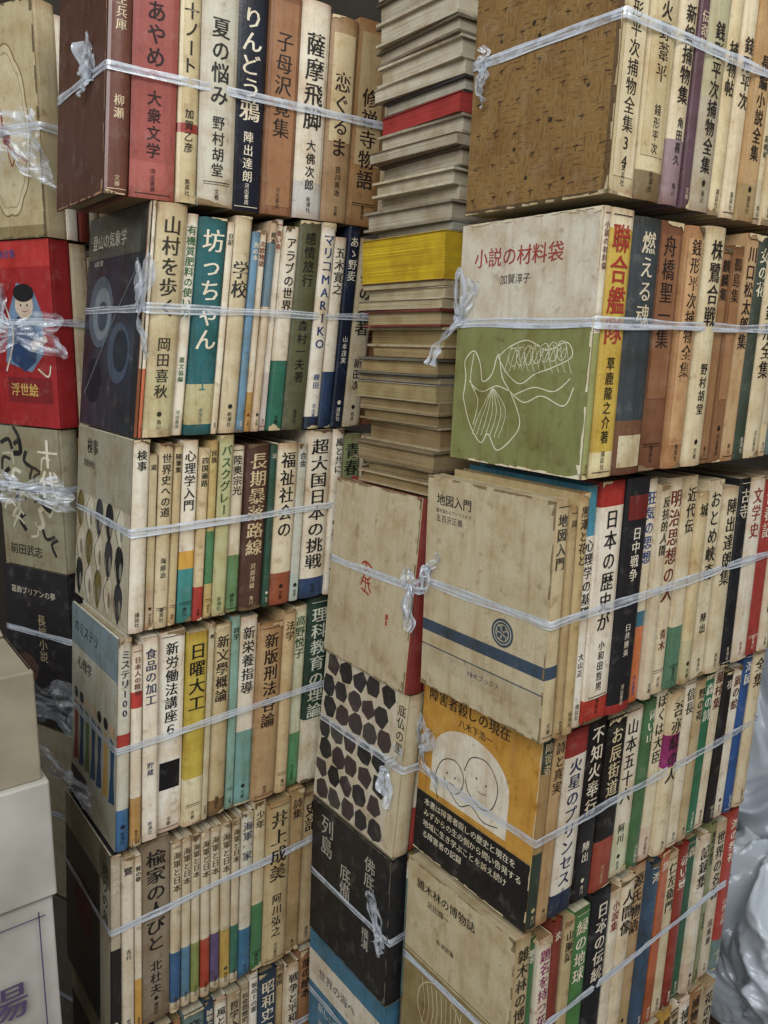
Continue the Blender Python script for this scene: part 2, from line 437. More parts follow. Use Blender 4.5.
def artR2(a,p,W,h):
    rect(a,p,0,0,W,h,H('d2cdc0'),0,.4)
    rect(a,p,0,0,W,.585*h,H('858c50'),1,.4)
    text_h(a,p,.016,.855*h,.0150,'小説の材料袋',H('a83c34'),2,.0002)
    text_h(a,p,.046,.765*h,.0078,'加賀淳子',H('3a3a38'))
    w=H('e4e6d2');lw=.0008
    line(a,p,[(.012,.052),(.014,.068),(.012,.082),(.022,.09),(.030,.080),(.034,.066),(.044,.072),(.05,.088),(.056,.07),(.068,.056),(.078,.036),(.070,.022),(.055,.012),(.044,.024),(.036,.016),(.022,.03),(.012,.052)],lw*1.2,w)
    for i in range(7):
        line(a,p,[(.026+.005*i,.022),(.032+.005*i,.038+.001*i),(.046,.062)],lw*.7,w)
    line(a,p,[(.022,.088),(.020,.066),(.03,.05),(.026,.03)],lw,w)
    line(a,p,[(.018,.066),(.026,.06),(.036,.058),(.05,.063),(.064,.06)],lw,w)
    line(a,p,[(.05,.086),(.062,.094),(.08,.099),(.1,.092),(.118,.098),(.124,.088),(.108,.08),(.09,.074),(.075,.066),(.06,.074),(.05,.086)],lw,w)
    for i in range(12):
        s=.058+i*.005;line(a,p,[(s,.074+.0012*i),(s+.003,.086+.0006*i),(s+.006,.094)],lw*.6,w)
    for i in range(7): line(a,p,circ(.066+.008*i,.086+.001*i,.0045,.007,10)+[(.0705+.008*i,.086+.001*i)],lw*.6,w)
    for i in range(9):
        s=.07+i*.006;line(a,p,[(s,.096),(s+.004,.082),(s+.007,.076)],lw*.5,w)
    line(a,p,[(.062,.062),(.08,.052),(.098,.058),(.12,.052),(.128,.066)],lw,w)
    line(a,p,[(.07,.057),(.09,.064),(.11,.062),(.124,.072)],lw,w)
    edgewear(a,p,W,h,'e0d8c0',5)
def artR3(a,p,W,h):
    rect(a,p,0,0,W,h,H('c6bb9c'),0,.5)
    text_h(a,p,.012,.9*h,.0105,'地図入門',H('2a2a2a'),2,.00015)
    text_h(a,p,.012,.85*h,.0038,'都市図からアトラスまで',H('4a4a48'));text_h(a,p,.012,.815*h,.0065,'五百沢正義',H('3a3a3a'))
    rect(a,p,0,.27*h,W,.325*h,H('3a4f69'),1)
    rect(a,p,0,.20*h,W,.206*h,H('44596e'),1);rect(a,p,0,.11*h,W,.2*h,H('bdb397'),1)
    disc(a,p,.097,.40*h,.012,H('3c5168'),1)
    for q in (.0095,.007): ring(a,p,.097,.40*h,q,.0007,H('cfc5ab'),2)
    for i in range(5): line(a,p,circ(.097+.004*math.cos(i*1.257),.40*h+.004*math.sin(i*1.257),.003,None,8)+[(.1+.004*math.cos(i*1.257),.40*h+.004*math.sin(i*1.257))],.0005,H('cfc5ab'),2,False)
    text_h(a,p,.06,.155*h,.006,'NHKブックス',H('2f4763'));edgewear(a,p,W,h,'8a7650',6)
def artR4(a,p,W,h):
    rect(a,p,0,0,W,h,H('cf9a1c'),0,.35)
    text_h(a,p,.008,.905*h,.0128,'障害者殺しの現在',H('2a1c10'),2,.0002)
    text_h(a,p,.05,.83*h,.0085,'八木下浩一',H('2a1c10'),2,.0001)
    wh=H('e2ddd0')
    poly(a,p,[(.018,.38*h),(.018,.6*h)]+circ(.068,.6*h,.05,.035,n=20,a0=180,a1=0)+[(.118,.38*h)],wh,1)
    k=H('1d1a18')
    line(a,p,[(.03,.36*h),(.024,.46*h),(.032,.58*h),(.05,.62*h),(.062,.56*h),(.058,.47*h),(.046,.44*h),(.036,.5*h)],.0009,k)
    line(a,p,[(.062,.60*h),(.07,.69*h),(.09,.71*h),(.104,.62*h),(.1,.5*h),(.086,.46*h),(.07,.5*h),(.064,.56*h)],.0009,k)
    line(a,p,[(.046,.44*h),(.06,.40*h),(.074,.44*h),(.09,.40*h),(.108,.42*h)],.0009,k)
    disc(a,p,.040,.53*h,.0010,k,2);disc(a,p,.051,.53*h,.0010,k,2);disc(a,p,.078,.6*h,.0010,k,2);disc(a,p,.090,.59*h,.0010,k,2)
    line(a,p,[(.043,.49*h),(.047,.487*h),(.051,.49*h)],.0006,k);line(a,p,[(.081,.54*h),(.086,.537*h),(.091,.545*h)],.0006,k)
    rect(a,p,0,0,W,.35*h,H('1c1b1d'),2)
    rect(a,p,0,.345*h,W,.352*h,H('b8933a'),3)
    L=['本書は障害者殺しの歴史と現在を','みずからの生の側から問い告発する','地域に生き学ぶことを訴え続け','る障害者の記録']
    for i,t in enumerate(L): text_h(a,p,.012,(.30-.062*i)*h,.0078,t,H('e4ddc8'),4,.0001)
    edgewear(a,p,W,h,'cfc09a',7)
def artR5(a,p,W,h):
    rect(a,p,0,0,W,h,H('cbbf9c'),0,.5)
    text_h(a,p,.014,.90*h,.0112,'雑木林の博物誌',H('2a2620'),2,.00015);text_h(a,p,.03,.83*h,.0075,'足田輝一',H('2a2620'))
    rect(a,p,0,.0,W,.52*h,H('9a8b58'),1);rect(a,p,0,.505*h,W,.512*h,H('d8ccaa'),2)
    ring(a,p,.055,.3*h,.032,.0009,H('e2dabf'),2)
    for i in range(9): line(a,p,[(.03+.006*i,.18*h),(.034+.006*i,.3*h),(.028+.007*i,.43*h)],.0007,H('e2dabf'))
    text_h(a,p,.045,.68*h,.006,'新潮選書',H('5a4c34'));edgewear(a,p,W,h,'8a7650',8)
def artR6(a,p,W,h): rect(a,p,0,0,W,h,H('7d8a90'),0)
def artM3(a,p,W,h):
    rect(a,p,0,0,W,h,H('c4b99c'),0,.6);r=H('b03a28')
    rect(a,p,W-.004,0,W,h,H('8e2a24'),1)
    # brushed red seal: figure with hat and robe
    q=lambda pts,w=.0016: line(a,p,[(.064+x*.001,.50*h+y*.001) for x,y in pts],w,r)
    q([(-9,14),(-3,17),(4,15),(9,12)],.0022);q([(-2,17),(-1,10),(-4,2),(-8,-8)],.002);q([(-4,8),(3,9),(7,4),(3,0),(-3,1)],.0018)
    q([(3,0),(6,-8),(10,-12)],.002);q([(-1,0),(0,-9),(-2,-14)],.0016);q([(-6,-3),(2,-4),(8,-3)],.0014);q([(-7,-11),(1,-13),(7,-15)],.0018)
    rect(a,p,.100,.33*h,.104,.36*h,r,1);rect(a,p,.1005,.30*h,.1035,.325*h,r,1);edgewear(a,p,W-.005,h,'8a7650',9)
def artM4(a,p,W,h):
    rect(a,p,0,0,W,h,H('cfc8b8'),0,.45);rr=random.Random(5)
    nx,ny=5,7
    for i in range(nx):
        for j in range(ny):
            s=(W-.022)*(i+.5)/nx+rr.uniform(-.0012,.0012)-(.003 if j%2 else -.003);t=h*(j+.5)/ny+rr.uniform(-.0012,.0012)
            hx=(W-.022)/nx*.5;hy=h/ny*.5;ph=rr.uniform(-.3,.3);m=rr.choice([5,6,7])
            pts=[]
            for q in range(m):
                an=(q+rr.uniform(-.22,.22))/m*6.283+ph
                c_,s_=math.cos(an),math.sin(an);r_=1/max(abs(c_)**2.6+abs(s_)**2.6,.3)**(1/2.6)*rr.uniform(.92,1.08)
                pts.append((min(max(s+hx*r_*c_,.0005),W-.018),min(max(t+hy*r_*s_,.001),h-.001)))
            sm=[]
            for q in range(m):
                A=Vector(pts[q-1]);B=Vector(pts[q]);C=Vector(pts[(q+1)%m])
                sm+=[B.lerp(A,.2),B.lerp(A,.07),B.lerp(C,.07),B.lerp(C,.2)]
            poly(a,p,[(v.x,v.y) for v in sm],H(rr.choice(['35333a','4a3e42','28282c','453a40','4e4a4c'])),1)
    rect(a,p,W-.016,0,W,h,H('cbc1a4'),2);text_v(a,p,W-.008,.93*h,.012,'底仏の里',H('2a2826'),3,1,1.05,.0002)
def artM5(a,p,W,h):
    rect(a,p,0,0,W,h,H('222328'),0,.4);w=H('b8b6ae')
    def brush(c,s,t,z): text_v(a,p,s,t,z,c,w,2,1.0,1.0,z*.008)
    brush('列島',.03,.93*h,.024);brush('底備',.066,.70*h,.020);brush('佛底',.108,.9*h,.018);brush('横溝',.105,.4*h,.013)
    edgewear(a,p,W,h,'6a6458',10)
def artM6(a,p,W,h):
    rect(a,p,0,0,W,h,H('3d7fa6'),0,.4);w=H('e6e6e0')
    rect(a,p,.0,.72*h,W,.9*h,H('e2ddd0'),1)
    text_h(a,p,.02,.81*h,.014,'世界の海へ',H('203a60'));text_h(a,p,.02,.62*h,.011,'新しい時代の',w);text_h(a,p,.02,.53*h,.011,'海洋科学',w)
    rect(a,p,.0,.2*h,W,.4*h,H('a6382e'),1)
def artL1(a,p,W,h):
    rect(a,p,0,0,W,h,H('5f3a2c'),0,.55);edgewear(a,p,W,h,'a8825e',11)
def artL2(a,p,W,h):
    rect(a,p,0,0,W,h,H('34404e'),0,.28)
    rect(a,p,0,.80*h,W,h,H('5d625f'),1,.3)
    text_h(a,p,.012,.88*h,.015,'登山の気象学',H('e8e4d4'),2,.0002);text_h(a,p,.02,.78*h,.006,'山本三郎',H('d8d4c4'))
    disc(a,p,.045,.55*h,.034,H('5a6a7e'),1);disc(a,p,.05,.54*h,.025,H('7c8c9c'),2);disc(a,p,.052,.53*h,.014,H('46566a'),3);disc(a,p,.1,.36*h,.028,H('4a5e76'),1);disc(a,p,.105,.37*h,.019,H('2a3644'),2);disc(a,p,.035,.22*h,.022,H('1f2a38'),1)
    line(a,p,[(.01,.15*h),(.06,.4*h),(.09,.55*h),(.13,.72*h)],.002,H('66747f'),2)
    rect(a,p,W-.022,.0,W,.95*h,H('2b2f36'),1);rect(a,p,W-.007,0,W,h,H('a4603a'),4);rect(a,p,W-.005,.3*h,W,h,H('d8d0bc'),5)
def artL3(a,p,W,h):
    rect(a,p,0,0,W,h,H('a9a592'),0,.35)
    text_h(a,p,.03,.9*h,.016,'検事',H('222222'),2,.0003);text_h(a,p,.02,.8*h,.008,'真継伸彦',H('3a3a38'))
    rect(a,p,0,.0,W,.62*h,H('bdb7a2'),1)
    for r_ in range(3):
        for i in range(5):
            s=.014+i*.029;t=(.12+.2*r_)*h;c=H(['25262a','d6d2c2','7a6e2e','d6d2c2','40424a'][(i+r_)%5])
            pts=[(s+.014*math.sin(math.radians(q))*abs(math.cos(math.radians(q/2))),t+.02*math.cos(math.radians(q))) for q in range(0,360,20)]
            poly(a,p,pts,c,2);disc(a,p,s+.004,t-.003,.0035,H('8c8a80'),3,.008)
            line(a,p,[(s,t+.02),(s-.012,t),(s,t-.02)],.001,H('1f1f22'),3)
def artL4(a,p,W,h):
    rect(a,p,0,0,W,h,H('bfc2b6'),0,.35)
    rect(a,p,0,.80*h,W,h,H('7f97a6'),1)
    text_h(a,p,.01,.9*h,.014,'のミステリ',H('1c2a4a'),2,.0003);text_h(a,p,.02,.73*h,.014,'心理学',H('2a2a2a'),2,.0002)
    rr=random.Random(4)
    for i in range(7):
        s=.015+i*.018
        poly(a,p,[(s-.008,.2*h),(s+.008,.22*h),(s+.005,.36*h),(s+.007,.5*h),(s-.005,.52*h),(s-.003,.36*h)],H(rr.choice(['2a5a8a','a83a30','1d2430','6a8a4a','d8a840'])),1)
        disc(a,p,s,.56*h,.006,H(rr.choice(['d8b890','2a2a2a'])),2)
    rect(a,p,0,.0,.05,.16*h,H('3a4048'),1);text_h(a,p,.03,.1*h,.02,'5',H('b0382e'))
def artL5(a,p,W,h):
    rect(a,p,0,0,W,h,H('2e3034'),0,.35);rect(a,p,0,.82*h,W,h,H('9c957e'),1);rect(a,p,W-.03,.0,W,h,H('c6c0ae'),1)
    text_v(a,p,W-.014,.93*h,.016,'怒りの海',H('222020'),2,1,1.03,.0003);disc(a,p,.06,.5*h,.03,H('6a2c24'),1)
def artB1(a,p,W,h):
    rect(a,p,0,0,W,h,H('bdb088'),0,.6);g=H('8a7440')
    pts=[]
    for i in range(80):
        an=i/80*6.283;q=1+.05*abs(math.cos(5*an));pts.append((W*.5+(W*.34)*math.cos(an)*q,h*.47+(h*.36)*math.sin(an)*q))
    poly(a,p,pts,H('cfc6a4'),1)
    line(a,p,pts+[pts[0]],.0014,g,2,False);line(a,p,[((s-W*.5)*.86+W*.5,(t-h*.47)*.9+h*.47) for s,t in pts+[pts[0]]],.0006,g,2,False)
    r=H('a02c24');line(a,p,[(W*.2,.72*h),(W*.42,.58*h),(W*.5,.42*h),(W*.8,.33*h)],.0026,r);disc(a,p,W*.5,.44*h,.006,r,2)
    line(a,p,[(W*.5,.40*h),(W*.56,.32*h),(W*.62,.38*h)],.0015,r)
    rect(a,p,0,0,W,.012,H('938458'),1);edgewear(a,p,W,h,'6e6244',12)
def artB2(a,p,W,h):
    rect(a,p,0,0,W,h,H('b01c24'),0,.25);rect(a,p,.0,.86*h,W,h,H('c8302c'),1,.25)
    text_h(a,p,.01,.93*h,.009,'漫画全集',H('2050a0'),2,.0002)
    poly(a,p,[(.02,.35*h),(.03,.62*h),(.045,.78*h),(.07,.74*h),(.083,.6*h),(.08,.4*h),(.06,.3*h)],H('6f93bd'),1)
    poly(a,p,[(.03,.36*h),(.035,.58*h),(.055,.62*h),(.072,.52*h),(.068,.36*h),(.05,.3*h)],H('2a4c84'),2)
    disc(a,p,.055,.66*h,.014,H('d8c8bc'),3)
    poly(a,p,circ(.055,.725*h,.016,.009),H('1c1a20'),4)
    disc(a,p,.05,.66*h,.0012,DK,4);disc(a,p,.06,.66*h,.0012,DK,4);line(a,p,[(.052,.63*h),(.056,.625*h),(.06,.632*h)],.0008,H('a02020'),4)
    poly(a,p,[(.06,.46*h),(.085,.5*h),(.088,.47*h),(.065,.41*h)],H('d8c8bc'),3)
    line(a,p,[(.02,.3*h),(.035,.5*h),(.022,.7*h)],.0022,H('e0d8d0'),3);line(a,p,[(.07,.32*h),(.085,.28*h),(.09,.34*h)],.002,H('e0d8d0'),3)
    rect(a,p,.02,.13*h,.09,.27*h,H('8a1018'),1);text_h(a,p,.025,.2*h,.014,'浮世絵',H('d8b850'),2,.0003)
def artB3(a,p,W,h):
    rect(a,p,0,0,W,h,H('9a967c'),0,.4);rr=random.Random(8)
    for i in range(30):
        s=rr.uniform(.01,W-.01);t=rr.uniform(.03,h*.9);an=rr.uniform(0,6)
        line(a,p,[(s,t),(s+.012*math.cos(an),t+.012*math.sin(an)),(s+.02*math.cos(an+.8),t+.02*math.sin(an+.8))],rr.uniform(.002,.006),H(rr.choice(['2a2a26','d8d4c4','3a3a2e','c8c4ac','1c1c1a'])),1+i%3)
    text_v(a,p,.082,.93*h,.032,'十代',H('e8e4d4'),5,1,1.03,.0008);text_h(a,p,.01,.12*h,.013,'前田武志',H('1c1c1c'),5)
def artB4(a,p,W,h):
    rect(a,p,0,0,W,h,H('2b2a30'),0,.4);text_h(a,p,.012,.85*h,.009,'葛飾ブリアンの夢',H('d8d0c0'));text_v(a,p,.06,.72*h,.014,'長編小説',H('c8b890'));disc(a,p,.03,.35*h,.018,H('6a4a40'),1)

# ================================================================= right stack
bundle(.470,.366,.104,.205,.140,.03,[
 (648,'d0c49e','銭形平次捕物全集34','2a2018','',{'k':'case','ts':.42,'lab':[(.06,.97,'dacfae')]}),
 (676,'d8cca6','火野葦平','2a2018','錢形平次',{'k':'hard','bands':[(0,.1,'8a7a58')],'lab':[(.15,.6,'c9ba90')],'ts':.5}),
 (694,'dcd2b6','新編捕物集','2a2018','角田喜久',{'bands':[(.0,.22,'a08a98')]}),
 (704,'6a5060','伝奇集','d8c8b0','',{}),
 (726,'b9b694','銭形平次捕物全集','2a2018','',{'ts':.5,'bands':[(0,.4,'b9b2a0')]}),
 (740,'dccfa8','捕物帖','2a2018','',{'k':'hard'}),
 (754,'e2d8bc','錢形平次','2a2018','',{'k':'hard'}),
 (770,'c9a878','長編小説全集','2a2018','',{'k':'case'})],.81,.216,artR1,kind0='case',rot=.006,kn=(.012,-.004,.8),seed=1,cap=.0125,top=.66,fr=.58)
bundle(.4627,.366,-.094,.190,.141,.028,[
 (599,'dedacb','小説の材料袋','7a3028','加賀淳子',{'bands':[(0,.55,'9aa260')],'h':1}),
 (623,'d4b83c','聯合艦隊','b02a20','草鹿龍之介著',{'h':1,'bands':[(.0,.1,'e8e0b0'),(.93,1,'e8e2c8')],'ts':.82,'cap':.02,'ac':'1c1a1a'}),
 (651,'3e4850','燃える魂','d8d0b8','',{'k':'hard','h':.985,'bands':[(0,.22,'7a5238')],'lab':[(.03,.16,'cfc5a5')],'ts':.5}),
 (675,'845638','舟橋聖一集','2a1810','',{'k':'case','h':.99,'lab':[(.3,.95,'946644')],'ts':.6}),
 (693,'b98c5c','銭形平次捕物全集','2a1810','',{'k':'hard','f':.8,'lab':[(.1,.95,'c9a070')],'cap':.0125}),
 (712,'dcd2b0','株鷺合戦','2a2018','野村胡堂',{'k':'hard'}),
 (722,'a0764a','麒麟集','2a1810','',{'k':'case'}),
 (733,'8f643c','鶴島集','2a1810','',{'k':'case','lab':[(.3,.95,'a87c50')]}),
 (745,'c9a87c','川口松太郎集','2a1810','',{'k':'case','f':.7}),
 (756,'3f4c40','女の花','e0d8c0','',{}),
 (772,'dccfae','鬼の銭形全集','2a1810','',{'k':'hard'})],.81,.018,artR2,kn=(.004,.004,1.35),seed=2,kind0='soft',tilt=.002)
bundle(.4463,.374,-.302,.192,.143,.01,[
 (561,'cbbd97','地図入門','3a3a3a','',{'h':1,'bands':[(.27,.325,'3a4f69')]}),
 (569,'b8a274','詩','4a3a2a','',{'h':.97}),
 (580,'c5b07e','黒潮と花と','4a3a2a','',{'k':'hard','h':1.02}),
 (592,'ece8de','心理学の基礎','2a2a38','大山正',{'bands':[(.8,1.04,'3a9ac0')],'h':1.04,'top':.79}),
 (616,'ece7dc','日本の歴史が','1a1a1a','小和田哲男',{'bands':[(.9,1.04,'b82c24'),(0,.10,'c43a2a')],'h':1.05,'ts':.8,'top':.89}),
 (640,'1e1c22','日中戦争','e8e2d4','臼井勝美',{'h':1.05,'ts':.5,'cap':.011,'top':.8,'bands':[(0,.04,'b02a24')],'lab':[(.83,.93,'7a2420')]}),
 (652,'e9e2cc','狂気の思想','2a4a9a','',{'bands':[(0,.35,'d87a3a'),(.35,.42,'3a7a9a')],'h':1.03}),
 (662,'d8cfb8','反抗的人間','3a2a20','',{'h':1.0}),
 (678,'e6dcc0','明治思想の人','7a2a20','青木',{'h':1.02}),
 (690,'ddd2b4','近代伝','2a2a20','',{'bands':[(0,.3,'5a8a70')],'h':1.02}),
 (701,'d6c69a','城','2a2a20','',{}),
 (715,'e0d6b8','おとめ峡奇','2a2a20','陣出',{}),
 (731,'d9cfb0','陣出達朗集','2a2018','',{'k':'hard'}),
 (742,'2a2c34','古寺','e8e2d0','',{}),
 (757,'e8e2d6','文学史','a02820','',{}),
 (770,'b03a30','青春記','efe9da','',{})],.81,-.205,artR3,rot=.005,kn=(.006,.012,.8),seed=3,kind0='soft',tilt=.01)
bundle(.456,.385,-.484,.180,.149,.05,[
 (545,'34443a','障害者','c8b890','',{'bands':[(.4,.8,'a88a58')],'h':1}),
 (558,'bc9c6c','詩と真実','3a2a1a','',{'h':.98}),
 (580,'e0dcd2','火星のプリンセス','1c2a60','',{'bands':[(.86,1,'9a2a24'),(0,.12,'2a3a5a')],'ts':.8,'top':.85,'f':.7}),
 (599,'1e1c20','不知火奉行','e8e0d0','陣出',{'ts':.7}),
 (618,'201d1c','お辰街道','d8c8a0','',{'bands':[(0,.3,'a84a34')]}),
 (638,'e6e0d0','山本五十六','181818','阿川',{'ts':.85}),
 (648,'4a7a50','青い山','e8e8d8','',{}),
 (660,'e4dcc0','ぼくは大臣','2a2a1a','',{'h':1}),
 (674,'ddd2b0','吾亦紅の人','2a2a1a','',{'bands':[(.55,.75,'9a2a7a')]}),
 (685,'e4dcc6','信長','2a2a1a','',{}),
 (694,'c2b088','野の花','2a2a1a','',{}),
 (704,'2e7a5a','森の詩','e8e8d8','',{}),
 (714,'e0d6bc','藤村集','6a2018','',{}),
 (722,'2a2a30','夜','d8d0c0','',{}),
 (731,'ece8dc','旅の絵','6a2018','',{}),
 (740,'2a5aa0','海図','e8e8e8','',{}),
 (752,'dccfae','全集','2a1810','',{})],.80,-.40,artR4,rot=-.008,kn=(.004,.02,1.1),seed=4,kind0='soft',tilt=.012)
bundle(.442,.385,-.690,.203,.142,.02,[
 (524,'c2b28a','雑木林の博物誌','3a3020','足田',{'h':1,'bands':[(0,.52,'9a8b58')]}),
 (532,'3a7a4a','題名','efe9da','',{}),
 (546,'e8e2d4','題名を持つ花','9a2a7a','',{'bands':[(0,.15,'b83a8a')]}),
 (556,'8a3a2c','炎','e8e2d4','',{}),
 (567,'c8b88a','山脈記','2a2a20','',{}),
 (583,'4a8a4a','緑の地球','efe9da','',{}),
 (602,'1e2028','日本の伝統','e8e0d0','',{'ts':.8}),
 (612,'e9e4d2','小説集','a03020','',{}),
 (627,'e6dcc2','人間像','2a1810','',{}),
 (641,'c8a87a','源氏物語','2a1810','',{'k':'case'}),
 (651,'3a5a7a','海','efe9da','',{}),
 (660,'c86a3a','旅','efe9da','',{}),
 (671,'dcd0ae','仁左衛門','2a1810','',{}),
 (681,'9a3a2a','赤い壺','efe9da','',{}),
 (690,'2d6a50','森','efe9da','',{}),
 (702,'e6e0d0','記録集','2a1810','',{})],.79,-.595,artR5,kn=None,seed=5,kind0='soft',tilt=.016)
bundle(.440,.385,-.900,.205,.142,.01,[],.79,-.79,artR6,seed=6,measured=False)
# ================================================================= middle stack (behind the right one)
rr=random.Random(2)
def dull(n,rr):
    return [(rr.choice([.014,.018,.022]),rr.choice(PAL),'','1c1a1a','',{}) for i in range(n)]
MB=lambda c:[(.02,c,'','1c1a1a','',{'h':1})]
bundle(.447,.538,-.324,.187,.143,.09,MB('8e2a24'),.80,-.222,artM3,text=False,measured=False,seed=11,kn=(.135,.0,1.1))
bundle(.434,.538,-.4915,.1655,.143,.10,MB('cbc1a4'),.79,-.40,artM4,text=False,measured=False,seed=12,kn=(.12,-.01,1.0))
bundle(.429,.538,-.660,.165,.143,.03,MB('26272c'),.79,-.585,artM5,text=False,measured=False,seed=13,kn=(.13,.0,1.3))
bundle(.425,.538,-.899,.236,.143,.02,MB('3d7fa6'),.79,-.74,artM6,text=False,measured=False,seed=14,kn=None)
# ---- flat-lying books above them (fore-edges outwards)
def flatstack(x0,z0,specs,seed):
    rr=random.Random(seed)
    e=bpy.data.objects.new('book_stack',None);bpy.context.scene.collection.objects.link(e);e.location=(x0,.538,z0+OZ)
    acc=Acc();z=0
    for th,c,pg,kd in specs:
        dx=rr.uniform(-.006,.006);d=rr.uniform(.12,.135);hgt=rr.uniform(.106,.124);ang=rr.uniform(-.05,.05)
        def xf(p,z=z,dx=dx,d=d,ang=ang):
            X=dx+(d-p[1]);Y=p[2];return (X*math.cos(ang)-Y*math.sin(ang)+.004,X*math.sin(ang)+Y*math.cos(ang)+.002,z+p[0])
        acc.xf=xf
        book(acc,0,th-.0003,0,d,hgt,H(c),kd,.5,(),0,2,tuple(v*1.12 for v in H(pg)));z+=th
    zz=0
    while zz<z-.02:
        th=rr.choice([.02,.026,.03])
        def xf(p,zz=zz): return (.16+p[1],.002+p[2],zz+p[0])
        acc.xf=xf;book(acc,0,th-.0003,0,.13,.13,H(rr.choice(PAL)),'hard',.5,(),0,2,H('c9b78e'));zz+=th
    link('books',acc.mesh('flat_books'),e)
    return z
flatstack(.470,-.136,[(.012,'b8a888','9a865e','hard'),(.010,'8a7a60','9a865e','hard'),(.019,'8a7a60','a08c66','hard'),(.022,'b4a888','98815c','hard'),(.012,'9a8a6a','8a7650','hard'),(.01,'c8b890','98845e','soft'),(.016,'b8b098','a39368','soft'),(.007,'1f3a6a','a09070','soft'),(.016,'6a6a60','a48e64','hard'),(.01,'7a5a40','a48e64','soft'),(.018,'b9ad8c','988458','hard'),(.016,'7a3028','b09e78','hard'),(.009,'b0a890','b8aa88','soft'),(.010,'d8d2c0','bbaf8e','soft'),(.006,'8a6a40','bbaf8e','soft'),(.041,'c9aa1e','c9aa1e','soft')],3)
flatstack(.484,.098,[(.008,'7a7c7a','a09c8c','soft'),(.018,'948f80','b5ac96','hard'),(.012,'b8b29e','bcb298','soft'),(.014,'c8c2ae','bab098','hard'),(.018,'5a5040','b4aa94','hard'),(.010,'8a7a68','b4aa94','soft'),(.016,'a9a595','c2b8a2','hard'),(.016,'b03a32','a83a34','soft'),(.014,'3a3a40','b4ae9c','hard'),(.012,'b8b2a0','c4bca6','soft'),(.018,'c8c2b0','c4bca6','hard'),(.014,'7a7262','bab09a','hard'),(.02,'bfb9a8','c6bea8','hard'),(.022,'6a6254','bab29c','hard'),(.02,'b8b2a0','bab29c','hard')],4)
# ================================================================= left stack
LC=.0205
bundle(.2357,.690,.117,.192,.132,.08,[
 (131,'74463a','柳生兵庫','e0d0b0','柳瀬',{'k':'hard','h':1,'ts':.45}),
 (178,'a8504c','あやめ','2a1414','大衆文学',{'k':'case','ts':.42,'pub':'河出書房','bands':[(0,.16,'b8605a')]}),
 (199,'d2c69e','十ノート','2a1a14','加賀乙彦',{'k':'hard','bands':[(.3,.34,'a83a30'),(.93,1,'b03a30')]}),
 (236,'ccccc0','夏の悩み','201c18','野村胡堂',{'k':'hard','ts':.5}),
 (266,'20263a','りんどう鴉','e8e4d4','陣出達朗',{'k':'soft','ts':.75,'r':.25,'top':.9}),
 (297,'9a6c48','子母沢寛集','2a1810','',{'k':'case','ts':.55,'lab':[(.04,.97,'a67850')]}),
 (326,'e2ded0','薩摩飛脚','201c18','大佛次郎',{'k':'hard','ts':.65,'top':.86}),
 (353,'a88a62','恋ぐるま','2a1810','吉川英治',{'k':'hard','ts':.6,'lab':[(.4,.92,'c9b890')],'top':.74}),
 (384,'a88252','修禅寺物語','2a1810','岡本',{'k':'case','ts':.55,'lab':[(.3,.94,'bba478')],'top':.68})],.54,.2145,artL1,seed=21,kn=(.10,.0,1.0),cap=LC,hv=.96,top=.84,fr=.5)
bundle(.2548,.690,-.0855,.2015,.160,.115,[
 (149,'e0dacb','','2a2a2a','',{'h':1,'bands':[(0,.3,'c86a3a')]}),
 (180,'cfc4a0','山村を歩く','33301f','岡田喜秋',{'k':'hard','h':1,'ts':.6}),
 (193,'ebe7da','有機質肥料の使い方','2a6a3a','農文協編',{'h':.97,'f':.75}),
 (219,'22707c','坊っちゃん','f0ede0','１',{'k':'soft','h':.96,'ts':.85,'cap':.024,'pub':'ポプラ社','bands':[(.05,.24,'c8c498')],'ac':'22808e'}),
 (227,'e9e4d4','日記','2a2a2a','',{'h':.95}),
 (245,'d4c9a8','学校','2a2a2a','',{'k':'hard','ts':.95,'cap':.026,'top':.8}),
 (253,'6a9ac0','海の本','efe9da','',{}),
 (261,'e8e2d2','北欧物語','8a3a28','',{'bands':[(0,.2,'c8a050')]}),
 (269,'d8c8b0','絵本','3a3a28','',{'bands':[(.6,.9,'6a8aa0')]}),
 (277,'efece4','青い鳥','a83028','',{'ac':'a83028'}),
 (291,'e9e6da','アラブの世界','1c1a1a','',{'bands':[(0,.35,'2a7a6a')],'cap':.015}),
 (313,'626646','感情旅行','1d1c14','森村一夫著',{'k':'hard','ts':.5}),
 (327,'e9e6dc','マリコMARIKO','20408a','柳田',{'h':1,'bands':[(0,.06,'20304a')],'ts':.8,'cap':.014}),
 (340,'e2ddce','五木寛之','2a2a2a','',{'bands':[(0,.3,'24406a')],'cap':.013}),
 (352,'1f2a44','あゝ野麦','e8e4d4','山本茂実',{'h':1})],.51,.027,artL2,rot=.008,seed=22,kn=(.15,.0,1.4),kind0='soft',cap=LC)
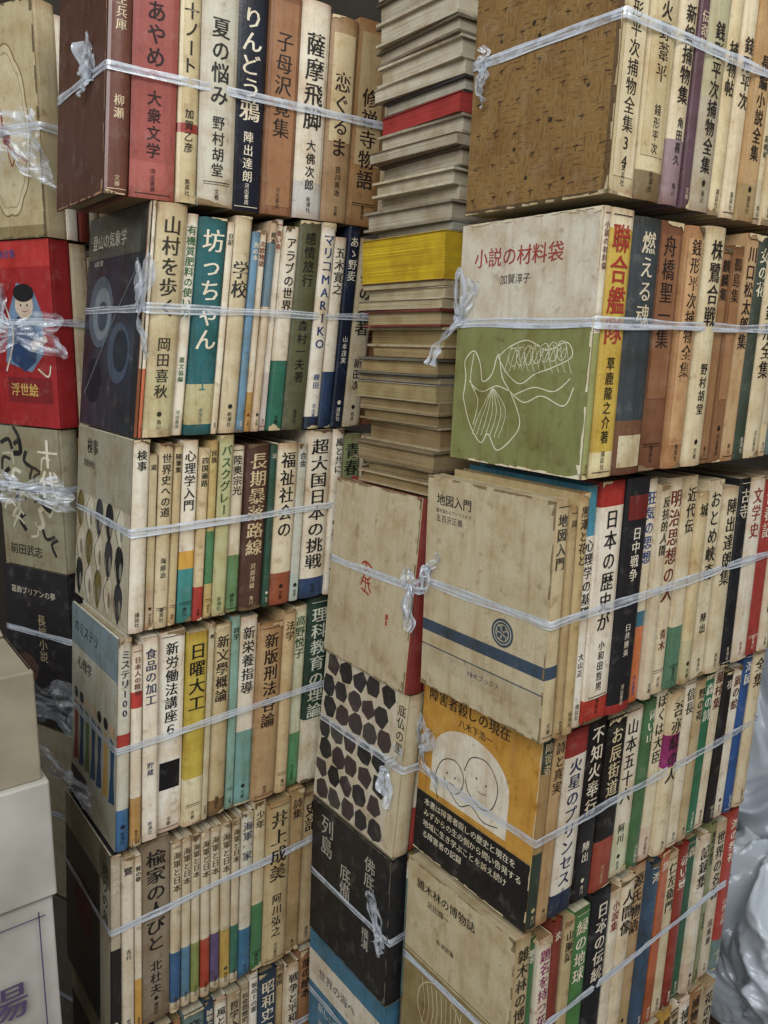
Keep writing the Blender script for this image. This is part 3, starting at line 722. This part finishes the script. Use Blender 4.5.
bundle(.237,.690,-.2655,.178,.155,.08,[
 (147,'e2dfd2','検事','1c1a1a','',{'h':1,'ts':.6}),
 (156,'c9bd98','道','2a2418','',{}),
 (171,'d6cbaa','世界史への道','2a2418','海原治',{'k':'hard','ts':.7}),
 (180,'c9b68c','随筆集','2a2418','',{}),
 (196,'e9e5d8','心理学入門','1c1a1a','',{'bands':[(0,.3,'3a9aa0'),(.3,.4,'e0b030')]}),
 (206,'d8c8a0','四国遍路','2a2418','',{'bands':[(.0,.2,'b83a30')]}),
 (215,'c8b470','民族','3a2a1a','',{'bands':[(.2,.5,'4a8a5a')]}),
 (230,'bfc290','バスクグレー','2a5a30','',{'f':.7}),
 (243,'ddd6c0','陸奥宗光','1c1a1a','',{'bands':[(0,.35,'6a9a6a')]}),
 (266,'5e3f36','長期暴落路線','dcc8a0','沢原茂雄',{'k':'hard','ts':.75,'f':.62}),
 (273,'2e5a4a','法','e8e0d0','',{}),
 (294,'e6ddc4','福祉社会の','1c1a1a','',{'k':'hard','bands':[(0,.2,'a0522e')],'ts':.7}),
 (303,'c8cfc8','合金','1c1a1a','',{}),
 (328,'e6e0d0','超大国日本の挑戦','16161a','',{'h':1,'ts':.7,'f':.78,'bands':[(0,.12,'2a4a7a')]})],.50,-.171,artL3,seed=23,kn=None,tilt=.004,cap=LC)
bundle(.215,.690,-.482,.213,.135,.065,[
 (130,'cfd0c6','ミステリ100','1c2a4a','',{'h':1,'bands':[(0,.2,'3a7ab8'),(.5,.56,'b83a30')]}),
 (142,'e9e4d6','日本人の精神','7a3a28','',{'bands':[(.7,.78,'c83a30'),(0,.25,'c8a058')],'ts':.6}),
 (158,'efece2','食品の加工','2a3a6a','貯蔵',{'h':.98}),
 (185,'ecebe4','新労働法講座６','16161a','',{'h':.98,'ts':.5,'lab':[(.22,.36,'16161a')]}),
 (205,'ccb82e','日曜大工','16161a','',{'k':'soft','bands':[(0,.25,'e8e2c0')],'ts':.85}),
 (212,'c8bfa0','美','16161a','',{}),
 (230,'cbbb90','新文學概論','2a1810','',{'k':'hard','ts':.7,'bands':[(0,.08,'8a6a40')]}),
 (239,'8ab8b0','詩学','1c1a1a','',{}),
 (256,'e9e6dc','新栄養指導','2a2a2a','',{'bands':[(.0,.4,'7ab0b0')]}),
 (280,'bf9e70','新版刑法各論','2a1810','',{'k':'hard','ts':.6,'f':.62}),
 (292,'d3bd90','法学','2a1810','',{}),
 (305,'d8dcc0','高野悦子','2a5a3a','',{'bands':[(0,.3,'5aa06a')]}),
 (326,'e3ddc8','理科教育の理論','d8e0d4','',{'bands':[(.35,1,'2a4a40')],'h':1,'f':.6})],.48,-.378,artL4,rot=.006,seed=24,kn=None,tilt=.012,cap=LC)
S=lambda u,l,t='海軍と日本':(u,'d6cdb4',t,'5a4a2a','',{'k':'hard','ts':.8,'f':.4,'bands':[(.06,.36,l)],'h':.95})
bundle(.200,.690,-.690,.205,.145,.05,[
 (121,'2e3034','怒りの海','e8e0d0','',{'h':1,'bands':[(.5,1,'c8c2b0')]}),
 (134,'e6e0d0','鷺','1c1a1a','吉行',{'h':.97}),
 (142,'e8e2d2','鷲の歌','1c1a1a','',{'h':.95,'bands':[(0,.3,'d8a848')]}),
 (170,'978b78','楡家の人びと','1c1612','北杜夫',{'h':1,'k':'case','ts':.75}),
 S(181,'3a6aa0'),S(191,'5a8ab0'),S(200,'8a9a50'),S(210,'b84a30'),S(220,'6a5a90'),S(230,'c8a84a'),S(239,'3a7a6a'),
 (252,'d8d6c8','海軍一家','2a3a5a','',{'bands':[(0,.3,'3a7aa8')]}),
 (264,'dcd0ae','少年','2a1810','',{'bands':[(0,.4,'4a8a5a')]}),
 (288,'cdba8c','井上成美','1c1612','阿川弘之',{'k':'hard','ts':.7}),
 (301,'b89a68','詩集','2a1810','',{}),
 (320,'cdb98e','史記','2a1810','',{'k':'case'})],.47,-.566,artL5,seed=25,kn=None,tilt=.016,cap=LC)
bundle(.198,.690,-.900,.205,.145,.03,[],.47,-.79,artL5,seed=27,measured=False,cap=LC)
# ================================================================= left rear stack
r24=math.radians(24)
def BB(x,y,z,h,c,art,tz,seed,kn=None,W=.107,rot=r24):
    return bundle(x,y,z,h,W,0.0,[(.025,c,'','1c1a1a','',{'h':1})]+dull(5,rr),0,tz,art,rot=rot,text=False,measured=False,seed=seed,kn=kn,fill=False)
b1=BB(.236,.862,.098,.215,'cfc29c',artB1,.20,31,None,W=.098)
b2=BB(.238,.864,-.093,.190,'b01c24',artB2,.015,32,(.02,.0,1.2),W=.098)
b3=BB(.236,.868,-.252,.157,'a9a690',artB3,-.16,33,W=.1)
b4=BB(.236,.868,-.442,.188,'33323a',artB4,-.33,34,None)
BB(.230,.868,-.662,.218,'c8bda2',None,-.55,35)
BB(.226,.868,-.900,.236,'8a8a80',None,-.8,36)

# ================================================================= loose crumpled film hanging off the rear bundles
def film(par,o,A,B,nrm,seed,amp=.008,nu=46,nv=30):
    acc=Acc();o,A,B,nrm=Vector(o),Vector(A),Vector(B),Vector(nrm).normalized();o.z+=OZ;vs=[]
    for j in range(nv+1):
        for i in range(nu+1):
            u,v=i/nu,j/nv
            q=Vector((u*4.2,v*3.0,seed*3.3))
            d=amp*(1.6*noise.noise(q)+1.0*abs(noise.noise(q*2.3))-.5*abs(noise.noise(q*5)))
            e=.25*noise.noise(Vector((u*3,v*3,seed+9)))+.12*noise.noise(Vector((u*11,v*2,seed)))
            pin=1-.55*math.exp(-((u-.5)/.16)**2)
            vs.append(tuple(o+A*(u+e*.25)+B*((v-.5)*pin*(1+e)+.5)+nrm*d-par.location))
    for j in range(nv):
        for i in range(nu):
            a=j*(nu+1)+i
            acc.F.append((a,a+1,a+nu+2,a+nu+1));k=.5+.9*noise.noise(Vector((i*.2,j*.35,seed)));acc.C.append((k,k,k,1));acc.M.append(0)
    acc.V=vs
    me=acc.mesh('loose_film',[M_FILM])
    for p in me.polygons:p.use_smooth=True
    return link('loose_film',me,par)
film(b1,(.160,.905,.232),(.068,-.072,-.028),(.012,.0,-.065),(-.9,-.4,0),2,.008)
film(b2,(.165,.90,.030),(.068,-.062,-.006),(.008,-.004,-.045),(-.9,-.4,0),3,.006)
film(b3,(.165,.90,-.135),(.066,-.062,-.006),(.008,-.004,-.035),(-.9,-.4,0),8,.006)
film(b4,(.150,.90,-.335),(.078,-.09,-.025),(.02,-.01,-.075),(-.8,-.5,.3),5,.010)
film(b4,(.170,.835,-.39),(.042,-.09,-.05),(.02,.0,-.06),(-.8,-.5,.3),6,.008)

# ================================================================= cardboard box
M_WB=mk_simple('white_cardboard',H('9c988e'),H('bcb9b0'),14,.75,.15)
M_BB=mk_simple('brown_cardboard',H('857c6a'),H('9d947f'),20,.8,.2)
M_INK=mk_simple('box_print_ink',H('4c3c5a'),H('5e4c6c'),30,.7,.05)
e=bpy.data.objects.new('cardboard_box',None);bpy.context.scene.collection.objects.link(e);e.location=(-.154,.636,0)
def solid(name,boxes,mat,parent,bev=.0015):
    a=Acc()
    for b in boxes:a.box(*b,(1,1,1))
    o=link(name,a.mesh(name,[mat]),parent)
    m=o.modifiers.new('b','BEVEL');m.width=bev;m.segments=2
    return o
X=.298
t=.004
solid('box_walls',[(0,X,0,t,0,.54),(0,X,.196,.2,0,.54),(0,t,t,.196,0,.54),(X-t,X,t,.196,0,.54),(0,X,0,.2,0,.005)],M_WB,e)
solid('box_lid',[(-.003,X+.003,-.003,.203,.54,.545),(-.003,X+.003,-.004,-.0005,.44,.545),(X,X+.0035,-.003,.203,.5,.545)],M_WB,e)
TZ=.640
solid('box_upper_tray',[(0,X-.001,.002,.006,.545,TZ),(0,X-.001,.192,.196,.545,TZ),(0,.004,.006,.192,.545,TZ),(X-.005,X-.001,.006,.192,.545,TZ),(0,X-.001,.004,.194,TZ-.006,TZ)],M_BB,e)
f2=solid('box_flap',[(0,X-.004,0,.10,0,.003)],M_BB,e);f2.location=(0,.09,TZ+.001);f2.rotation_euler=(math.radians(13),0,0)
pa=Acc();pp=lambda s,t,L:(s,-.0042-L*.0002,t)
text_h(pa,pp,.2,.355,.035,'市場',(1,1,1),2,.0006)
line(pa,pp,[(.16,.425),(.29,.425)],.0012,(1,1,1),1,False);line(pa,pp,[(.285,.43),(.285,.30)],.0012,(1,1,1),1,False)
link('box_print',pa.mesh('box_print',[M_INK]),e)

# ================================================================= plastic bags
M_BAG=mk_simple('plastic_bag_film',(.40,.44,.48),(.62,.66,.70),7,.2,.2,.88,.004)
def bag(loc,r,hgt,seed):
    import bmesh
    bm=bmesh.new();bmesh.ops.create_icosphere(bm,subdivisions=7,radius=1)
    for v in bm.verts:
        n=v.co.normalized();s=Vector((seed,seed*.7,0))
        w=n+Vector((noise.noise(n*1.4+s),noise.noise(n*1.4-s),noise.noise(n*1.4+s*2)))*.6
        c=0
        for f,am in ((1.1,.24),(2.2,.13),(4.4,.05),(9,.014)):
            c+=am*((1-abs(noise.noise(w*f+s))*2.2)-.4)
        q=1+c
        z=max(n.z,-.75)
        pin=1-.55*max(0,n.z-.55)/.45
        v.co=Vector((n.x*q*r*pin,n.y*q*r*pin,(z+.75)/1.75*hgt*(q*.6+.4)))
    me=bpy.data.meshes.new('plastic_bag');bm.to_mesh(me);bm.free();me.materials.append(M_BAG)
    for p in me.polygons:p.use_smooth=True
    return link('plastic_bag',me,None,loc)
bag((1.03,.38,0),.14,.27,1.3);bag((1.27,.62,0),.17,.46,4.1);bag((.95,.14,0),.09,.16,7.7)

# ================================================================= room
M_FL=mk_simple('wooden_floor',H('4a3c30'),H('6a5844'),18,.7,.3)
M_WL=mk_simple('dim_plaster',H('3a332c'),H('4e463c'),6,.9,.3)
def slab(name,x0,x1,y0,y1,z0,z1,mat):
    a=Acc();a.box(x0,x1,y0,y1,z0,z1,(1,1,1));return link(name,a.mesh(name,[mat]))
slab('floor',-2,2.2,-2,1.9,-.05,0,M_FL)
slab('wall_back',-2,2.2,1.9,2.0,0,2.5,M_WL)
slab('wall_right',2.2,2.3,-2,2.0,0,2.5,M_WL)

# ================================================================= light
w=bpy.data.worlds.new('World');bpy.context.scene.world=w;w.use_nodes=True
w.node_tree.nodes['Background'].inputs[0].default_value=(.84,.92,1.0,1);w.node_tree.nodes['Background'].inputs[1].default_value=.46
def area(name,loc,tgt,size,e_,col):
    l=bpy.data.lights.new(name,'AREA');l.size=size;l.energy=e_;l.color=col
    o=bpy.data.objects.new(name,l);bpy.context.scene.collection.objects.link(o);o.location=loc
    o.rotation_euler=(Vector(tgt)-Vector(loc)).to_track_quat('-Z','Y').to_euler();return o
area('window_light',(-.9,-.5,1.9),(.5,.6,.7),1.1,27,(.97,.985,1))
area('ceiling_light',(.6,-.7,2.1),(.5,.5,.6),.8,12,(1,.97,.92))

# ================================================================= camera
cam=bpy.data.cameras.new('camera');co=bpy.data.objects.new('camera',cam);bpy.context.scene.collection.objects.link(co)
cam.sensor_fit='VERTICAL';cam.sensor_height=36;cam.lens=FPX/1024*36;cam.clip_start=.01
vR=Vector((1056,-147,795)).normalized();vL=Vector((-624,-180,795));vL=(vL-vR*vL.dot(vR)).normalized();up=vR.cross(vL)
right=Vector((vR.x,vL.x,up.x));cup=-Vector((vR.y,vL.y,up.y));back=-Vector((vR.z,vL.z,up.z))
m=Matrix((right,cup,back)).transposed().to_4x4();m.translation=Vector((0,0,OZ))
co.matrix_world=m
sc=bpy.context.scene;sc.camera=co
sc.view_settings.view_transform='Standard'
sc.view_settings.exposure=.17;sc.view_settings.gamma=.95
print('verts',sum(len(o.data.vertices) for o in sc.objects if o.type=='MESH'))
